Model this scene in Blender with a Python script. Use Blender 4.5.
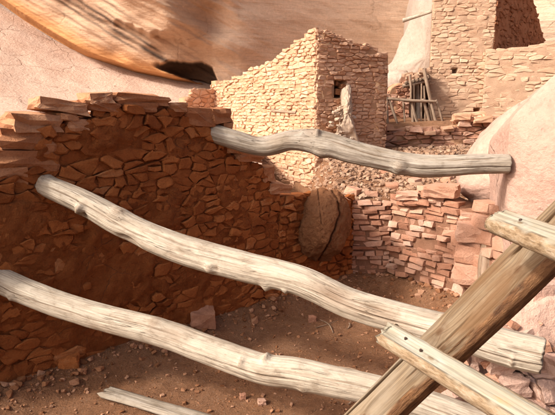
import bpy, bmesh, math, random
import numpy as np
from mathutils import Vector, Matrix, noise as mn
from math import radians as R

random.seed(7); np.random.seed(7)
for o in list(bpy.data.objects): bpy.data.objects.remove(o)
S = bpy.context.scene
COL = S.collection

# ------------------------------------------------------------------ camera, sky, sun, exposure
CAMZ, F, PITCH = 2.2, 545.0, R(10)
cd = bpy.data.cameras.new('camera'); cam = bpy.data.objects.new('camera', cd); COL.objects.link(cam)
cam.location = (0, 0, CAMZ); cam.rotation_euler = (R(90) - PITCH, 0, 0)
cd.sensor_width = 36; cd.lens = 36 * F / 555; cd.clip_start = .02; cd.clip_end = 500
S.camera = cam
SUN_DIR = Vector((-.78, -.43, .66)).normalized()
w = bpy.data.worlds.new('World'); S.world = w; w.use_nodes = True
nt = w.node_tree; nt.nodes.clear()
sky = nt.nodes.new('ShaderNodeTexSky'); sky.sky_type = 'NISHITA'; sky.sun_disc = False; sky.air_density = .5; sky.dust_density = 8; sky.ozone_density = 0
sky.sun_elevation = math.asin(SUN_DIR.z); sky.sun_rotation = math.atan2(SUN_DIR.x, SUN_DIR.y)
bg = nt.nodes.new('ShaderNodeBackground'); bg.inputs[1].default_value = .135
wo = nt.nodes.new('ShaderNodeOutputWorld')
nt.links.new(sky.outputs[0], bg.inputs[0]); nt.links.new(bg.outputs[0], wo.inputs[0])
sl = bpy.data.lights.new('sun', 'SUN'); sl.energy = 2.6; sl.angle = R(5); sl.color = (1, .94, .86)
so = bpy.data.objects.new('sun', sl); COL.objects.link(so); so.location = (-8, -4, 12)
so.rotation_euler = (-SUN_DIR).to_track_quat('-Z', 'Y').to_euler()
S.view_settings.view_transform = 'Standard'; S.view_settings.look = 'None'
S.view_settings.exposure = .78; S.view_settings.gamma = 1
S.cycles.max_bounces = 10; S.cycles.diffuse_bounces = 6

# ------------------------------------------------------------------ pixel / geometry helpers
FWD = Vector((0, math.cos(PITCH), -math.sin(PITCH))); UPV = Vector((0, math.sin(PITCH), math.cos(PITCH)))
CAM = Vector((0, 0, CAMZ))
def ray(px, py):
    return Vector((1, 0, 0)) * ((px - 277.5) / F) + UPV * ((207.5 - py) / F) + FWD
def P(px, py, Y):
    d = ray(px, py); return CAM + d * (Y / d.y)
def proj(p):
    v = Vector(p) - CAM; dz = v.dot(FWD)
    if dz < .05: return (-999, -999, dz)
    return (277.5 + F * v.x / dz, 207.5 - F * v.dot(UPV) / dz, dz)
def colX(px, p0, p1):
    """where the vertical plane through picture column px (at eye level) meets the line p0-p1 in plan"""
    d = ray(px, 111.4); a, b = d.x, d.y
    ex, ey = p1[0] - p0[0], p1[1] - p0[1]
    t = (p0[1] * a - p0[0] * b) / (ex * b - ey * a)
    return t, p0[0] + ex * t, p0[1] + ey * t
def fbm(v, o=4, lac=2.1, h=.9):
    return mn.fractal(v, h, lac, o, noise_basis='PERLIN_ORIGINAL')
def rnd(a, b): return random.uniform(a, b)
def smooth(e0, e1, x):
    t = min(1, max(0, (x - e0) / (e1 - e0))); return t * t * (3 - 2 * t)
def interp(pts, x):
    if x <= pts[0][0]: return pts[0][1]
    for (a, b), (c, d) in zip(pts, pts[1:]):
        if x <= c: return b + (d - b) * (x - a) / (c - a)
    return pts[-1][1]

def mesh_obj(name, verts, faces, mat, parent=None, smooth_=False):
    me = bpy.data.meshes.new(name); me.from_pydata([tuple(v) for v in verts], [], faces); me.update()
    if smooth_: me.polygons.foreach_set('use_smooth', [True] * len(me.polygons))
    if mat: me.materials.append(mat)
    o = bpy.data.objects.new(name, me); COL.objects.link(o)
    if parent: o.parent = parent
    return o
def thing(name, label, cat, loc=(0, 0, 0), group=None):
    o = bpy.data.objects.new(name, None); COL.objects.link(o); o.empty_display_size = .1
    o.location = loc; tag(o, label, cat, group); return o
def tag(o, label, cat, group=None):
    o['label'] = label; o['category'] = cat
    if group: o['group'] = group
    return o
def adopt(o, parent):
    """parent keeping world place (things' empties carry a location only)"""
    o.parent = parent; o.matrix_parent_inverse = Matrix.Translation(-Vector(parent.location)); return o

# ------------------------------------------------------------------ materials
class NT:
    def __init__(s, name):
        s.m = bpy.data.materials.new(name); s.m.use_nodes = True; s.t = s.m.node_tree; s.t.nodes.clear()
        s.out = s.n('ShaderNodeOutputMaterial'); s.b = s.n('ShaderNodeBsdfPrincipled')
        s.l(s.b.outputs[0], s.out.inputs[0]); s.b.inputs['Roughness'].default_value = .92
        s.b.inputs['Specular IOR Level'].default_value = .18
    def n(s, t, **k):
        x = s.t.nodes.new(t)
        for a, v in k.items(): setattr(x, a, v)
        return x
    def l(s, a, b): s.t.links.new(a, b)
    def val(s, inp, v):
        if hasattr(v, 'is_output') or isinstance(v, bpy.types.NodeSocket): s.l(v, inp)
        else: inp.default_value = v
    def noise(s, vec, scale, detail=6, rough=.6, dist=0):
        x = s.n('ShaderNodeTexNoise'); s.l(vec, x.inputs['Vector'])
        x.inputs['Scale'].default_value = scale; x.inputs['Detail'].default_value = detail
        x.inputs['Roughness'].default_value = rough; x.inputs['Distortion'].default_value = dist
        return x.outputs['Fac']
    def voro(s, vec, scale, feature='DISTANCE_TO_EDGE', rand=1):
        x = s.n('ShaderNodeTexVoronoi', feature=feature); s.l(vec, x.inputs['Vector'])
        x.inputs['Scale'].default_value = scale; x.inputs['Randomness'].default_value = rand
        return x.outputs['Distance']
    def pos(s): return s.n('ShaderNodeNewGeometry').outputs['Position']
    def attr(s, name, out='Vector'): return s.n('ShaderNodeAttribute', attribute_name=name).outputs[out]
    def mapv(s, vec, scale=(1, 1, 1), rot=(0, 0, 0)):
        x = s.n('ShaderNodeMapping'); s.l(vec, x.inputs[0]); x.inputs['Scale'].default_value = scale
        x.inputs['Rotation'].default_value = rot; return x.outputs[0]
    def ramp(s, fac, stops):
        x = s.n('ShaderNodeValToRGB'); s.l(fac, x.inputs[0]); e = x.color_ramp.elements
        while len(e) < len(stops): e.new(.5)
        for i, (p, c) in enumerate(stops):
            e[i].position = p; e[i].color = (*c, 1) if len(c) == 3 else c
        return x.outputs[0]
    def mix(s, fac, a, b, mode='MIX'):
        x = s.n('ShaderNodeMix', data_type='RGBA', blend_type=mode)
        s.val(x.inputs[0], fac)
        for i, v in ((6, a), (7, b)):
            if isinstance(v, tuple): x.inputs[i].default_value = (*v, 1) if len(v) == 3 else v
            else: s.l(v, x.inputs[i])
        return x.outputs[2]
    def math(s, op, a, b=0., c=0.):
        x = s.n('ShaderNodeMath', operation=op)
        for i, v in enumerate((a, b, c)): s.val(x.inputs[i], v)
        return x.outputs[0]
    def mrange(s, v, a, b, c=0., d=1.):
        x = s.n('ShaderNodeMapRange'); s.l(v, x.inputs[0])
        for i, q in enumerate((a, b, c, d)): x.inputs[i + 1].default_value = q
        return x.outputs[0]
    def bump(s, h, strength, dist, prev=None):
        x = s.n('ShaderNodeBump'); s.l(h, x.inputs['Height'])
        x.inputs['Strength'].default_value = strength; x.inputs['Distance'].default_value = dist
        if prev: s.l(prev, x.inputs['Normal'])
        return x.outputs[0]
    def done(s, col, normal=None):
        s.val(s.b.inputs['Base Color'], col)
        if normal: s.l(normal, s.b.inputs['Normal'])
        return s.m

def rock_mat(name, stops, scale=3., bump=.6, bd=.02, vary=.3, strata=0, dust=None, crack=0, spk=1):
    k = NT(name); p = k.pos()
    f = k.noise(p, scale, 8, .65)
    # each stone its own shade
    r1 = k.n('ShaderNodeObjectInfo').outputs['Random']; r2 = k.n('ShaderNodeNewGeometry').outputs['Random Per Island']
    rr = k.math('FRACT', k.math('ADD', r1, r2))
    ff = k.math('ADD', f, k.math('MULTIPLY', k.math('SUBTRACT', rr, .5), vary * 1.2))
    c = k.ramp(ff, stops)
    fine = k.noise(p, scale * 14, 6, .7)
    c = k.mix(.55, c, k.ramp(fine, [(.2, (.55, .52, .5)), (.5, (1, 1, 1)), (.85, (1.25, 1.22, 1.2))]), 'MULTIPLY')
    if spk: c = k.mix(k.mrange(k.noise(p, scale * 45, 3, .6), .62, .72), c, k.mix(1., c, (.5, .45, .42), 'MULTIPLY'))
    if dust:
        c = k.mix(k.mrange(k.noise(p, scale * 2.2, 5, .6), .5, .68, 0, .7), c, dust)
    n = k.bump(fine, bump, bd)
    n = k.bump(k.noise(p, scale * 40, 4, .6), bump * .6, bd * .3, n)
    if strata:
        n = k.bump(k.noise(k.mapv(p, (2, 2, strata)), 6, 5, .6), bump * .7, bd, n)
    if crack:
        nz = k.n('ShaderNodeTexNoise'); k.l(p, nz.inputs['Vector']); nz.inputs['Scale'].default_value = 1.3; nz.inputs['Detail'].default_value = 6
        q = k.mix(.35, p, nz.outputs['Color'])
        v = k.math('MAXIMUM', k.mrange(k.voro(q, crack), 0, .012), k.mrange(k.noise(p, 1.1, 3), .55, .48))
        c = k.mix(k.math('MULTIPLY', k.math('SUBTRACT', 1., v), .7), c, (.15, .07, .04))
        n = k.bump(v, .7, .02, n)
    return k.done(c, n)

M = {}
M['red'] = rock_mat('red_sandstone', [(.1, (.23, .065, .018)), (.4, (.39, .122, .034)), (.7, (.50, .175, .053)), (1., (.62, .32, .15))], 4, 1., .025, .42)
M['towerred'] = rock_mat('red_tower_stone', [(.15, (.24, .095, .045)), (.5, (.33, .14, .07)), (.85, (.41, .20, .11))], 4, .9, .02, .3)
M['floorstone'] = rock_mat('floor_grit', [(.1, (.19, .08, .035)), (.5, (.31, .145, .072)), (.9, (.43, .24, .145))], 6, .6, .01, .8)
M['cap'] = rock_mat('cap_sandstone', [(.2, (.38, .155, .07)), (.5, (.50, .235, .115)), (.8, (.60, .33, .19))], 4, .9, .02, .35, strata=5)
M['redmud'] = rock_mat('red_mud_plaster', [(.2, (.22, .06, .016)), (.5, (.36, .11, .03)), (.85, (.46, .155, .047))], 2.5, 1., .05, 0, crack=5)
M['pink'] = rock_mat('pink_sandstone', [(.15, (.33, .15, .09)), (.45, (.48, .25, .16)), (.75, (.58, .35, .25)), (.95, (.66, .46, .36))], 4, .8, .02, .45)
M['pinkmud'] = rock_mat('brown_mud_mortar', [(.3, (.25, .12, .07)), (.7, (.36, .19, .12))], 5, 1, .02, 0)
M['house'] = rock_mat('pale_house_stone', [(.15, (.46, .245, .14)), (.45, (.57, .335, .21)), (.75, (.64, .41, .275)), (.95, (.70, .50, .36))], 4, .7, .015, .35)
M['housemud'] = rock_mat('pale_house_mortar', [(.3, (.42, .235, .13)), (.7, (.52, .31, .185))], 5, .9, .015, 0)
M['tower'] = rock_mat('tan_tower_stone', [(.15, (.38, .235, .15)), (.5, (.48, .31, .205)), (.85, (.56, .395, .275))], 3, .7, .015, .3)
M['towermud'] = rock_mat('tan_tower_mortar', [(.3, (.37, .235, .15)), (.7, (.47, .31, .21))], 4, .9, .015, 0)
M['grey'] = rock_mat('grey_rubble', [(.1, (.20, .11, .065)), (.45, (.32, .195, .125)), (.75, (.40, .26, .175)), (1., (.48, .34, .25))], 5, .7, .015, .5)
M['white'] = rock_mat('whitish_rubble', [(.2, (.42, .30, .21)), (.6, (.52, .40, .30)), (.9, (.60, .48, .38))], 5, .7, .015, .4)
M['boulder'] = rock_mat('pale_pink_boulder', [(.2, (.37, .215, .155)), (.45, (.45, .285, .22)), (.7, (.49, .335, .265)), (.9, (.44, .26, .19))], 1.1, .8, .025, 0, strata=3, spk=0, crack=1.6)
M['dkboulder'] = rock_mat('brown_boulder', [(.2, (.19, .075, .032)), (.6, (.27, .12, .055)), (.9, (.35, .175, .09))], 3, 1, .03, 0, strata=3, spk=0)
M['palerock'] = rock_mat('bleached_rock', [(.2, (.34, .265, .21)), (.6, (.41, .33, .27)), (.9, (.47, .385, .32))], .8, .5, .02, 0)
M['slope'] = rock_mat('pale_slickrock', [(.2, (.43, .275, .20)), (.5, (.49, .345, .265)), (.8, (.52, .385, .305))], .6, .7, .05, 0, strata=3, crack=1.1)

def cliff_mat():
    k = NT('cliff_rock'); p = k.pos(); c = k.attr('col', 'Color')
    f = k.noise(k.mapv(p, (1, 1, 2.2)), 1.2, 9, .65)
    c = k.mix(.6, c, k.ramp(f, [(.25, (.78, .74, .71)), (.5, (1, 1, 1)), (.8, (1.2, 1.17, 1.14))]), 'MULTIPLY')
    fine = k.noise(p, 14, 6, .7)
    c = k.mix(.35, c, k.ramp(fine, [(.25, (.6, .6, .6)), (.7, (1.2, 1.2, 1.2))]), 'MULTIPLY')
    n = k.bump(k.noise(k.mapv(p, (.6, .6, 2.5)), 2.5, 8, .6), .5, .06)
    bed = k.noise(k.mapv(p, (.5, .5, 7), (.25, .35, 0)), 2.2, 7, .65, .6)
    c = k.mix(.55, c, k.ramp(bed, [(.3, (.72, .66, .6)), (.45, (1, 1, 1)), (.62, (1.12, 1.1, 1.06)), (.75, (.85, .78, .7))]), 'MULTIPLY')
    n = k.bump(bed, .5, .05, n)
    nz = k.n('ShaderNodeTexNoise'); k.l(p, nz.inputs['Vector']); nz.inputs['Scale'].default_value = .8; nz.inputs['Detail'].default_value = 7
    q = k.mix(.5, k.mapv(p, (.6, .6, 1)), nz.outputs['Color'])
    v = k.math('MAXIMUM', k.mrange(k.voro(q, .9), 0, .012), k.mrange(k.noise(p, .5, 3), .56, .5))
    c = k.mix(k.math('MULTIPLY', k.math('SUBTRACT', 1., v), .22), c, (.14, .075, .04)); n = k.bump(v, .35, .03, n)
    n = k.bump(fine, .5, .03, n)
    return k.done(c, n)
M['cliff'] = cliff_mat()

def soil_mat():
    k = NT('soil'); p = k.pos()
    f = k.noise(p, 1.3, 8, .65); g = k.noise(p, 18, 7, .7); h = k.noise(p, 70, 4, .6)
    c = k.ramp(f, [(.25, (.24, .105, .046)), (.5, (.34, .168, .086)), (.75, (.41, .225, .128))])
    c = k.mix(.8, c, k.ramp(g, [(.25, (.55, .5, .47)), (.5, (1, 1, 1)), (.8, (1.3, 1.25, 1.2))]), 'MULTIPLY')
    c = k.mix(k.mrange(h, .62, .7), c, (.42, .32, .25))
    c = k.mix(k.mrange(h, .36, .3), c, (.10, .055, .035))
    n = k.bump(g, 1, .07); n = k.bump(h, 1, .025, n)
    return k.done(c, n)
M['soil'] = soil_mat()

def log_mat(name, light, mid, dark, stain, stain_amt=.5):
    k = NT(name); a = k.attr('wc')
    k.b.inputs['Roughness'].default_value = .75
    g1 = k.noise(k.mapv(a, (28, 28, 1.6)), 1, 6, .6, .6)
    g2 = k.noise(k.mapv(a, (110, 110, 3.5)), 1, 5, .65, .4)
    lo = k.noise(k.mapv(a, (4, 4, 2.2)), 1, 5, .6)
    c = k.ramp(g1, [(.15, dark), (.40, mid), (.62, light)])
    c = k.mix(.65, c, k.ramp(g2, [(.25, (.42, .38, .34)), (.5, (1, 1, 1)), (.8, (1.25, 1.22, 1.18))]), 'MULTIPLY')
    c = k.mix(k.mrange(lo, .54, .70, 0, stain_amt), c, stain)
    mo = k.noise(k.mapv(a, (16, 16, 9)), 1, 7, .68, .5)
    c = k.mix(.85, c, k.ramp(mo, [(.28, (.52, .46, .40)), (.46, (.92, .9, .87)), (.62, (1.08, 1.06, 1.04)), (.8, (.88, .82, .74))]), 'MULTIPLY')
    sp = k.noise(k.mapv(a, (45, 45, 22)), 1, 4, .6)
    c = k.mix(k.mrange(sp, .64, .72, 0, .55), c, (.22, .16, .11))
    # long drying checks
    ck = k.noise(k.mapv(a, (34, 34, .9)), 1, 2, .5, .3)
    ckm = k.mrange(k.math('ABSOLUTE', k.math('SUBTRACT', ck, .5)), .0, .012)
    gate = k.mrange(k.noise(k.mapv(a, (9, 9, 3)), 1, 2, .5), .5, .58)
    inv = k.math('MULTIPLY', k.math('SUBTRACT', 1., ckm), gate)
    c = k.mix(k.math('MULTIPLY', inv, .8), c, (.10, .065, .04))
    kn = k.attr('knot', 'Fac')
    c = k.mix(k.math('MULTIPLY', kn, .75), c, (.16, .09, .05))
    n = k.bump(g1, .8, .015); n = k.bump(g2, .9, .006, n)
    n = k.bump(k.math('SUBTRACT', 1., inv), .8, .006, n)
    return k.done(c, n)
M['log'] = log_mat('weathered_log', (.455, .40, .325), (.385, .325, .255), (.21, .165, .12), (.22, .15, .10), .6)
M['loggrey'] = log_mat('grey_weathered_log', (.40, .355, .30), (.31, .265, .21), (.17, .135, .10), (.20, .145, .095))
M['stick'] = log_mat('grey_brown_stick', (.36, .27, .20), (.28, .19, .13), (.17, .11, .07), (.2, .12, .07))

def rail_mat():
    k = NT('split_rail_wood'); a = k.attr('wc'); k.b.inputs['Roughness'].default_value = .6
    g1 = k.noise(k.mapv(a, (75, 20, 1.4)), 1, 6, .65, .3)
    g2 = k.noise(k.mapv(a, (260, 60, 3)), 1, 5, .7, .2)
    lo = k.noise(k.mapv(a, (9, 8, 2.6)), 1, 5, .6)
    c = k.ramp(g1, [(.2, (.06, .036, .02)), (.4, (.14, .092, .052)), (.58, (.21, .152, .095)), (.8, (.29, .228, .158))])
    c = k.mix(.9, c, k.ramp(g2, [(.3, (.35, .3, .26)), (.5, (1, 1, 1)), (.8, (1.2, 1.18, 1.1))]), 'MULTIPLY')
    c = k.mix(k.mrange(lo, .5, .72, 0, .65), c, (.27, .23, .175))
    c = k.mix(k.mrange(lo, .46, .32, 0, .8), c, (.13, .065, .026))
    kn = k.attr('knot', 'Fac'); c = k.mix(k.math('MULTIPLY', kn, .85), c, (.10, .05, .022))
    bk = k.attr('bark', 'Fac'); bn = k.noise(k.mapv(a, (60, 60, 18)), 1, 6, .7)
    bc = k.ramp(bn, [(.3, (.04, .018, .009)), (.5, (.14, .065, .028)), (.7, (.26, .135, .06))])
    c = k.mix(bk, c, bc)
    n = k.bump(g1, .4, .006); n = k.bump(g2, .6, .0025, n); n = k.bump(k.math('MULTIPLY', bn, bk), 1, .012, n)
    return k.done(c, n)
M['rail'] = rail_mat()
def rung_mat():
    k = NT('rung_wood'); a = k.attr('wc'); k.b.inputs['Roughness'].default_value = .65
    g1 = k.noise(k.mapv(a, (60, 40, 2.2)), 1, 5, .6, .3)
    g2 = k.noise(k.mapv(a, (200, 120, 6)), 1, 5, .65)
    lo = k.noise(k.mapv(a, (10, 10, 5)), 1, 5, .6)
    c = k.ramp(g1, [(.22, (.15, .11, .07)), (.42, (.27, .235, .17)), (.65, (.355, .32, .25))])
    c = k.mix(.7, c, k.ramp(g2, [(.25, (.55, .5, .45)), (.5, (1, 1, 1)), (.8, (1.2, 1.18, 1.12))]), 'MULTIPLY')
    c = k.mix(k.mrange(lo, .5, .65, 0, .55), c, (.38, .375, .32))
    c = k.mix(k.mrange(lo, .42, .32, 0, .7), c, (.40, .255, .09))
    bk = k.attr('bark', 'Fac'); bn = k.noise(k.mapv(a, (90, 90, 30)), 1, 6, .7)
    bc = k.ramp(bn, [(.3, (.12, .07, .035)), (.5, (.30, .21, .125)), (.7, (.42, .34, .25))])
    c = k.mix(bk, c, bc)
    kn = k.attr('knot', 'Fac'); c = k.mix(k.math('MULTIPLY', kn, .8), c, (.12, .07, .03))
    n = k.bump(g1, .4, .005); n = k.bump(g2, .5, .002, n); n = k.bump(k.math('MULTIPLY', bn, bk), 1, .008, n)
    return k.done(c, n)
M['rung'] = rung_mat()
k = NT('rusty_iron'); k.b.inputs['Metallic'].default_value = .6; k.b.inputs['Roughness'].default_value = .6
M['iron'] = k.done(k.ramp(k.noise(k.pos(), 300, 4), [(.3, (.05, .035, .03)), (.7, (.14, .09, .07))]))

# ------------------------------------------------------------------ stones
def stone_verts(n=2, jit=.22, top=.5):
    bm = bmesh.new()
    for sx in (-1, 1):
        for sy in (-1, 1):
            for sz in (-1, 1):
                for _ in range(n):
                    q = [s * (.5 - abs(random.gauss(0, jit)) * (.45 if i != 1 else .6)) for i, s in enumerate((sx, sy, sz))]
                    q[random.randrange(3)] *= 1
                    bm.verts.new(q)
    r = bmesh.ops.convex_hull(bm, input=bm.verts)
    bmesh.ops.delete(bm, geom=[v for v in bm.verts if not v.link_faces], context='VERTS')
    bm.normal_update()
    bmesh.ops.recalc_face_normals(bm, faces=bm.faces)
    bm.verts.index_update()
    V = np.array([v.co[:] for v in bm.verts]); Fc = [[v.index for v in f.verts] for f in bm.faces]
    bm.free()
    V = V / (V.max(0) - V.min(0)); V -= (V.max(0) + V.min(0)) / 2
    return V, Fc
def rough_stone():
    V, Fc = stone_verts(3, .26)
    bm = bmesh.new(); vs = [bm.verts.new(v) for v in V]
    for f in Fc: bm.faces.new([vs[i] for i in f])
    bmesh.ops.subdivide_edges(bm, edges=bm.edges[:], cuts=2, use_grid_fill=True)
    o = Vector((rnd(0, 50), rnd(0, 50), 0))
    for v in bm.verts: v.co += v.co.normalized() * (.12 * fbm(v.co * 2.4 + o, 4) + .03 * fbm(v.co * 9 + o, 2))
    bmesh.ops.triangulate(bm, faces=bm.faces[:]); bm.verts.index_update()
    V = np.array([v.co[:] for v in bm.verts]); Fc = [[v.index for v in f.verts] for f in bm.faces]; bm.free()
    V = V / (V.max(0) - V.min(0)); V -= (V.max(0) + V.min(0)) / 2
    return V, Fc
PROTO = [stone_verts(2, .3) for _ in range(12)] + [rough_stone() for _ in range(8)] + [stone_verts(2, .5) for _ in range(14)] + [stone_verts(2, .38) for _ in range(10)]
PM = {}
def proto_mesh(i, mat):
    if (i, mat) not in PM:
        V, Fc = PROTO[i]; me = bpy.data.meshes.new('stone'); me.from_pydata(V.tolist(), [], Fc); me.update()
        me.materials.append(M[mat]); PM[i, mat] = me
    return PM[i, mat]
def join_stones(name, lst, mat, parent=None):
    vs, fs, off = [], [], 0
    for Mx, i in lst:
        V, Fc = PROTO[i]; A = np.array(Mx)
        vs.append(V @ A[:3, :3].T + A[:3, 3])
        fs += [[q + off for q in f] for f in Fc]; off += len(V)
    o = mesh_obj(name, np.concatenate(vs).tolist(), fs, M[mat])
    if parent: adopt(o, parent)
    o['kind'] = 'stuff'
    return o
def seen(Mx):
    c = Mx.translation; x, y, d = proj(c)
    sx = Mx.col[0].length; sz = Mx.col[2].length
    a = (sx * F / max(d, .1)) * (sz * F / max(d, .1)) * 1.0
    if not (-12 < x < 567 and -12 < y < 427): a *= .001
    return a
def place_stones(parent, lst, limit=300, name='stone', rest='small_stones'):
    """lst: (matrix, proto, mat)"""
    lst = sorted(lst, key=lambda t: -seen(t[0]))
    big = [t for t in lst[:limit] if seen(t[0]) > .5]
    for Mx, i, mat in big:
        o = bpy.data.objects.new(name, proto_mesh(i, mat)); COL.objects.link(o)
        adopt(o, parent); o.matrix_basis = Mx
    left = lst[len(big):]
    for mat in sorted({t[2] for t in left}):
        join_stones(rest, [(a, b) for a, b, m in left if m == mat], mat, parent)
def smat(c, xdir, scale, rot=0, tilt=0, roll=0):
    a = math.atan2(xdir[1], xdir[0])
    return (Matrix.Translation(c) @ Matrix.Rotation(a, 4, 'Z') @ Matrix.Rotation(rot, 4, 'Y') @ Matrix.Rotation(tilt, 4, 'X') @
            Matrix.Rotation(roll, 4, 'Z') @ Matrix.Diagonal((*scale, 1)))

class Wall:
    """one straight stretch of rubble masonry from p0 to p1 (plan), face towards the camera"""
    def __init__(s, p0, p1, top, bot, thick=.4, face=None):
        s.p0, s.p1 = Vector((*p0, 0)), Vector((*p1, 0)); s.L = (s.p1 - s.p0).length; s.d = (s.p1 - s.p0) / s.L
        s.n = Vector((s.d.y, -s.d.x, 0))
        f = Vector(face) if face else (Vector((0, 0, 0)) - (s.p0 + s.p1) / 2)
        if s.n.dot(f) < 0: s.n = -s.n
        s.top, s.bot, s.thick = top, bot, thick
    def at(s, t, z): q = s.p0 + s.d * t; return Vector((q.x, q.y, z))
    def core(s, name, mat, parent, step=.06, amp=.02, drop=.05, openings=(), freq=3., bulge=None):
        ns = max(2, int(s.L / step)); zmax = max(s.top(s.L * i / ns) for i in range(ns + 1)); zmin = min(s.bot(s.L * i / ns) for i in range(ns + 1))
        nz = max(2, int((zmax - zmin) / step)); V = []; Fc = []; cols = nz + 3
        for i in range(ns + 1):
            t = s.L * i / ns; zt = s.top(t) - drop; zb = s.bot(t)
            for j in range(nz + 1):
                z = zb + (zt - zb) * j / nz; q = s.at(t, z)
                d = amp * fbm(q * freq, 5) + amp * .5 * fbm(q * freq * 4 + Vector((7, 1, 3)), 3)
                if bulge: d += bulge(t, z)
                for (a, b, c, e, dep) in openings:
                    if a < t < b and c < z < e: d = -dep + .3 * d
                V.append(q + s.n * d)
            for z in (zt, zb): V.append(s.at(t, z) - s.n * s.thick)
        for i in range(ns):
            for j in range(cols):
                a, b = i * cols + j, i * cols + (j + 1) % cols
                Fc.append((a, b, b + cols, a + cols))
        Fc.append(tuple(range(cols - 1, -1, -1))); Fc.append(tuple(ns * cols + j for j in range(cols)))
        o = mesh_obj(name, V, Fc, M[mat], None, True); adopt(o, parent)
        bm = bmesh.new(); bm.from_mesh(o.data); bmesh.ops.recalc_face_normals(bm, faces=bm.faces); bm.to_mesh(o.data); bm.free()
        return o
    def stones(s, mat, ch, ln, depth=.13, proud=.02, pj=.012, skip=.04, rot=2., openings=(), gap=.92, wav=.03, t0=None, t1=None, bulge=None, skipf=None, kinds=tuple(range(12))):
        out = []; L0 = 0 if t0 is None else t0; L1 = s.L if t1 is None else t1
        zb = min(s.bot(s.L * i / 30) for i in range(31)); zt = max(s.top(s.L * i / 60) for i in range(61)); z = zb
        while z < zt:
            h = rnd(*ch); t = L0 - rnd(0, ln[0])
            while t < L1:
                l = rnd(*ln) * (1 if random.random() > .2 else .6); c = t + l / 2
                t += l
                cc = min(max(c, L0 + .01), L1 - .01)
                zz = z + h / 2 + wav * fbm(Vector((c * 1.1, z * .6, s.p0.x)), 3)
                if zz + h * .35 > s.top(min(s.L, max(0, cc))) or zz < s.bot(min(s.L, max(0, cc))): continue
                if c - l / 2 < L0 - .05 or c + l / 2 > L1 + .05:
                    lo, hi = max(c - l / 2, L0 - rnd(0, .025)), min(c + l / 2, L1 + rnd(0, .025)); l2, c2 = hi - lo, (hi + lo) / 2
                    if l2 < .05: continue
                else: l2, c2 = l, c
                if random.random() < skip: continue
                if skipf and skipf(c2, zz): continue
                if any(a < c2 + l2 * .35 and c2 - l2 * .35 < b and cc_ < zz + h * .3 and zz - h * .3 < e for (a, b, cc_, e, dep) in openings): continue
                hh = h * rnd(.8, 1.08); pr = proud + random.gauss(0, pj)
                if bulge: pr += bulge(c2, zz)
                q = s.at(c2, zz) + s.n * (pr - depth / 2)
                xd = s.d if s.n.dot(Vector((s.d.y, -s.d.x, 0))) > 0 else -s.d
                out.append((smat(q, xd, (l2 * gap, depth, hh * gap), R(random.gauss(0, rot)), R(random.gauss(0, rot)), R(random.gauss(0, rot))), random.choice(kinds), mat))
            z += h
        return out
    def px(s, px):
        t, x, y = colX(px, s.p0, s.p1); return t * s.L, y
    def prof(s, pts):
        """top profile from picture points"""
        r = []
        for px, py in pts:
            t, y = s.px(px); r.append((t, P(px, py, y).z))
        return r

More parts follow.
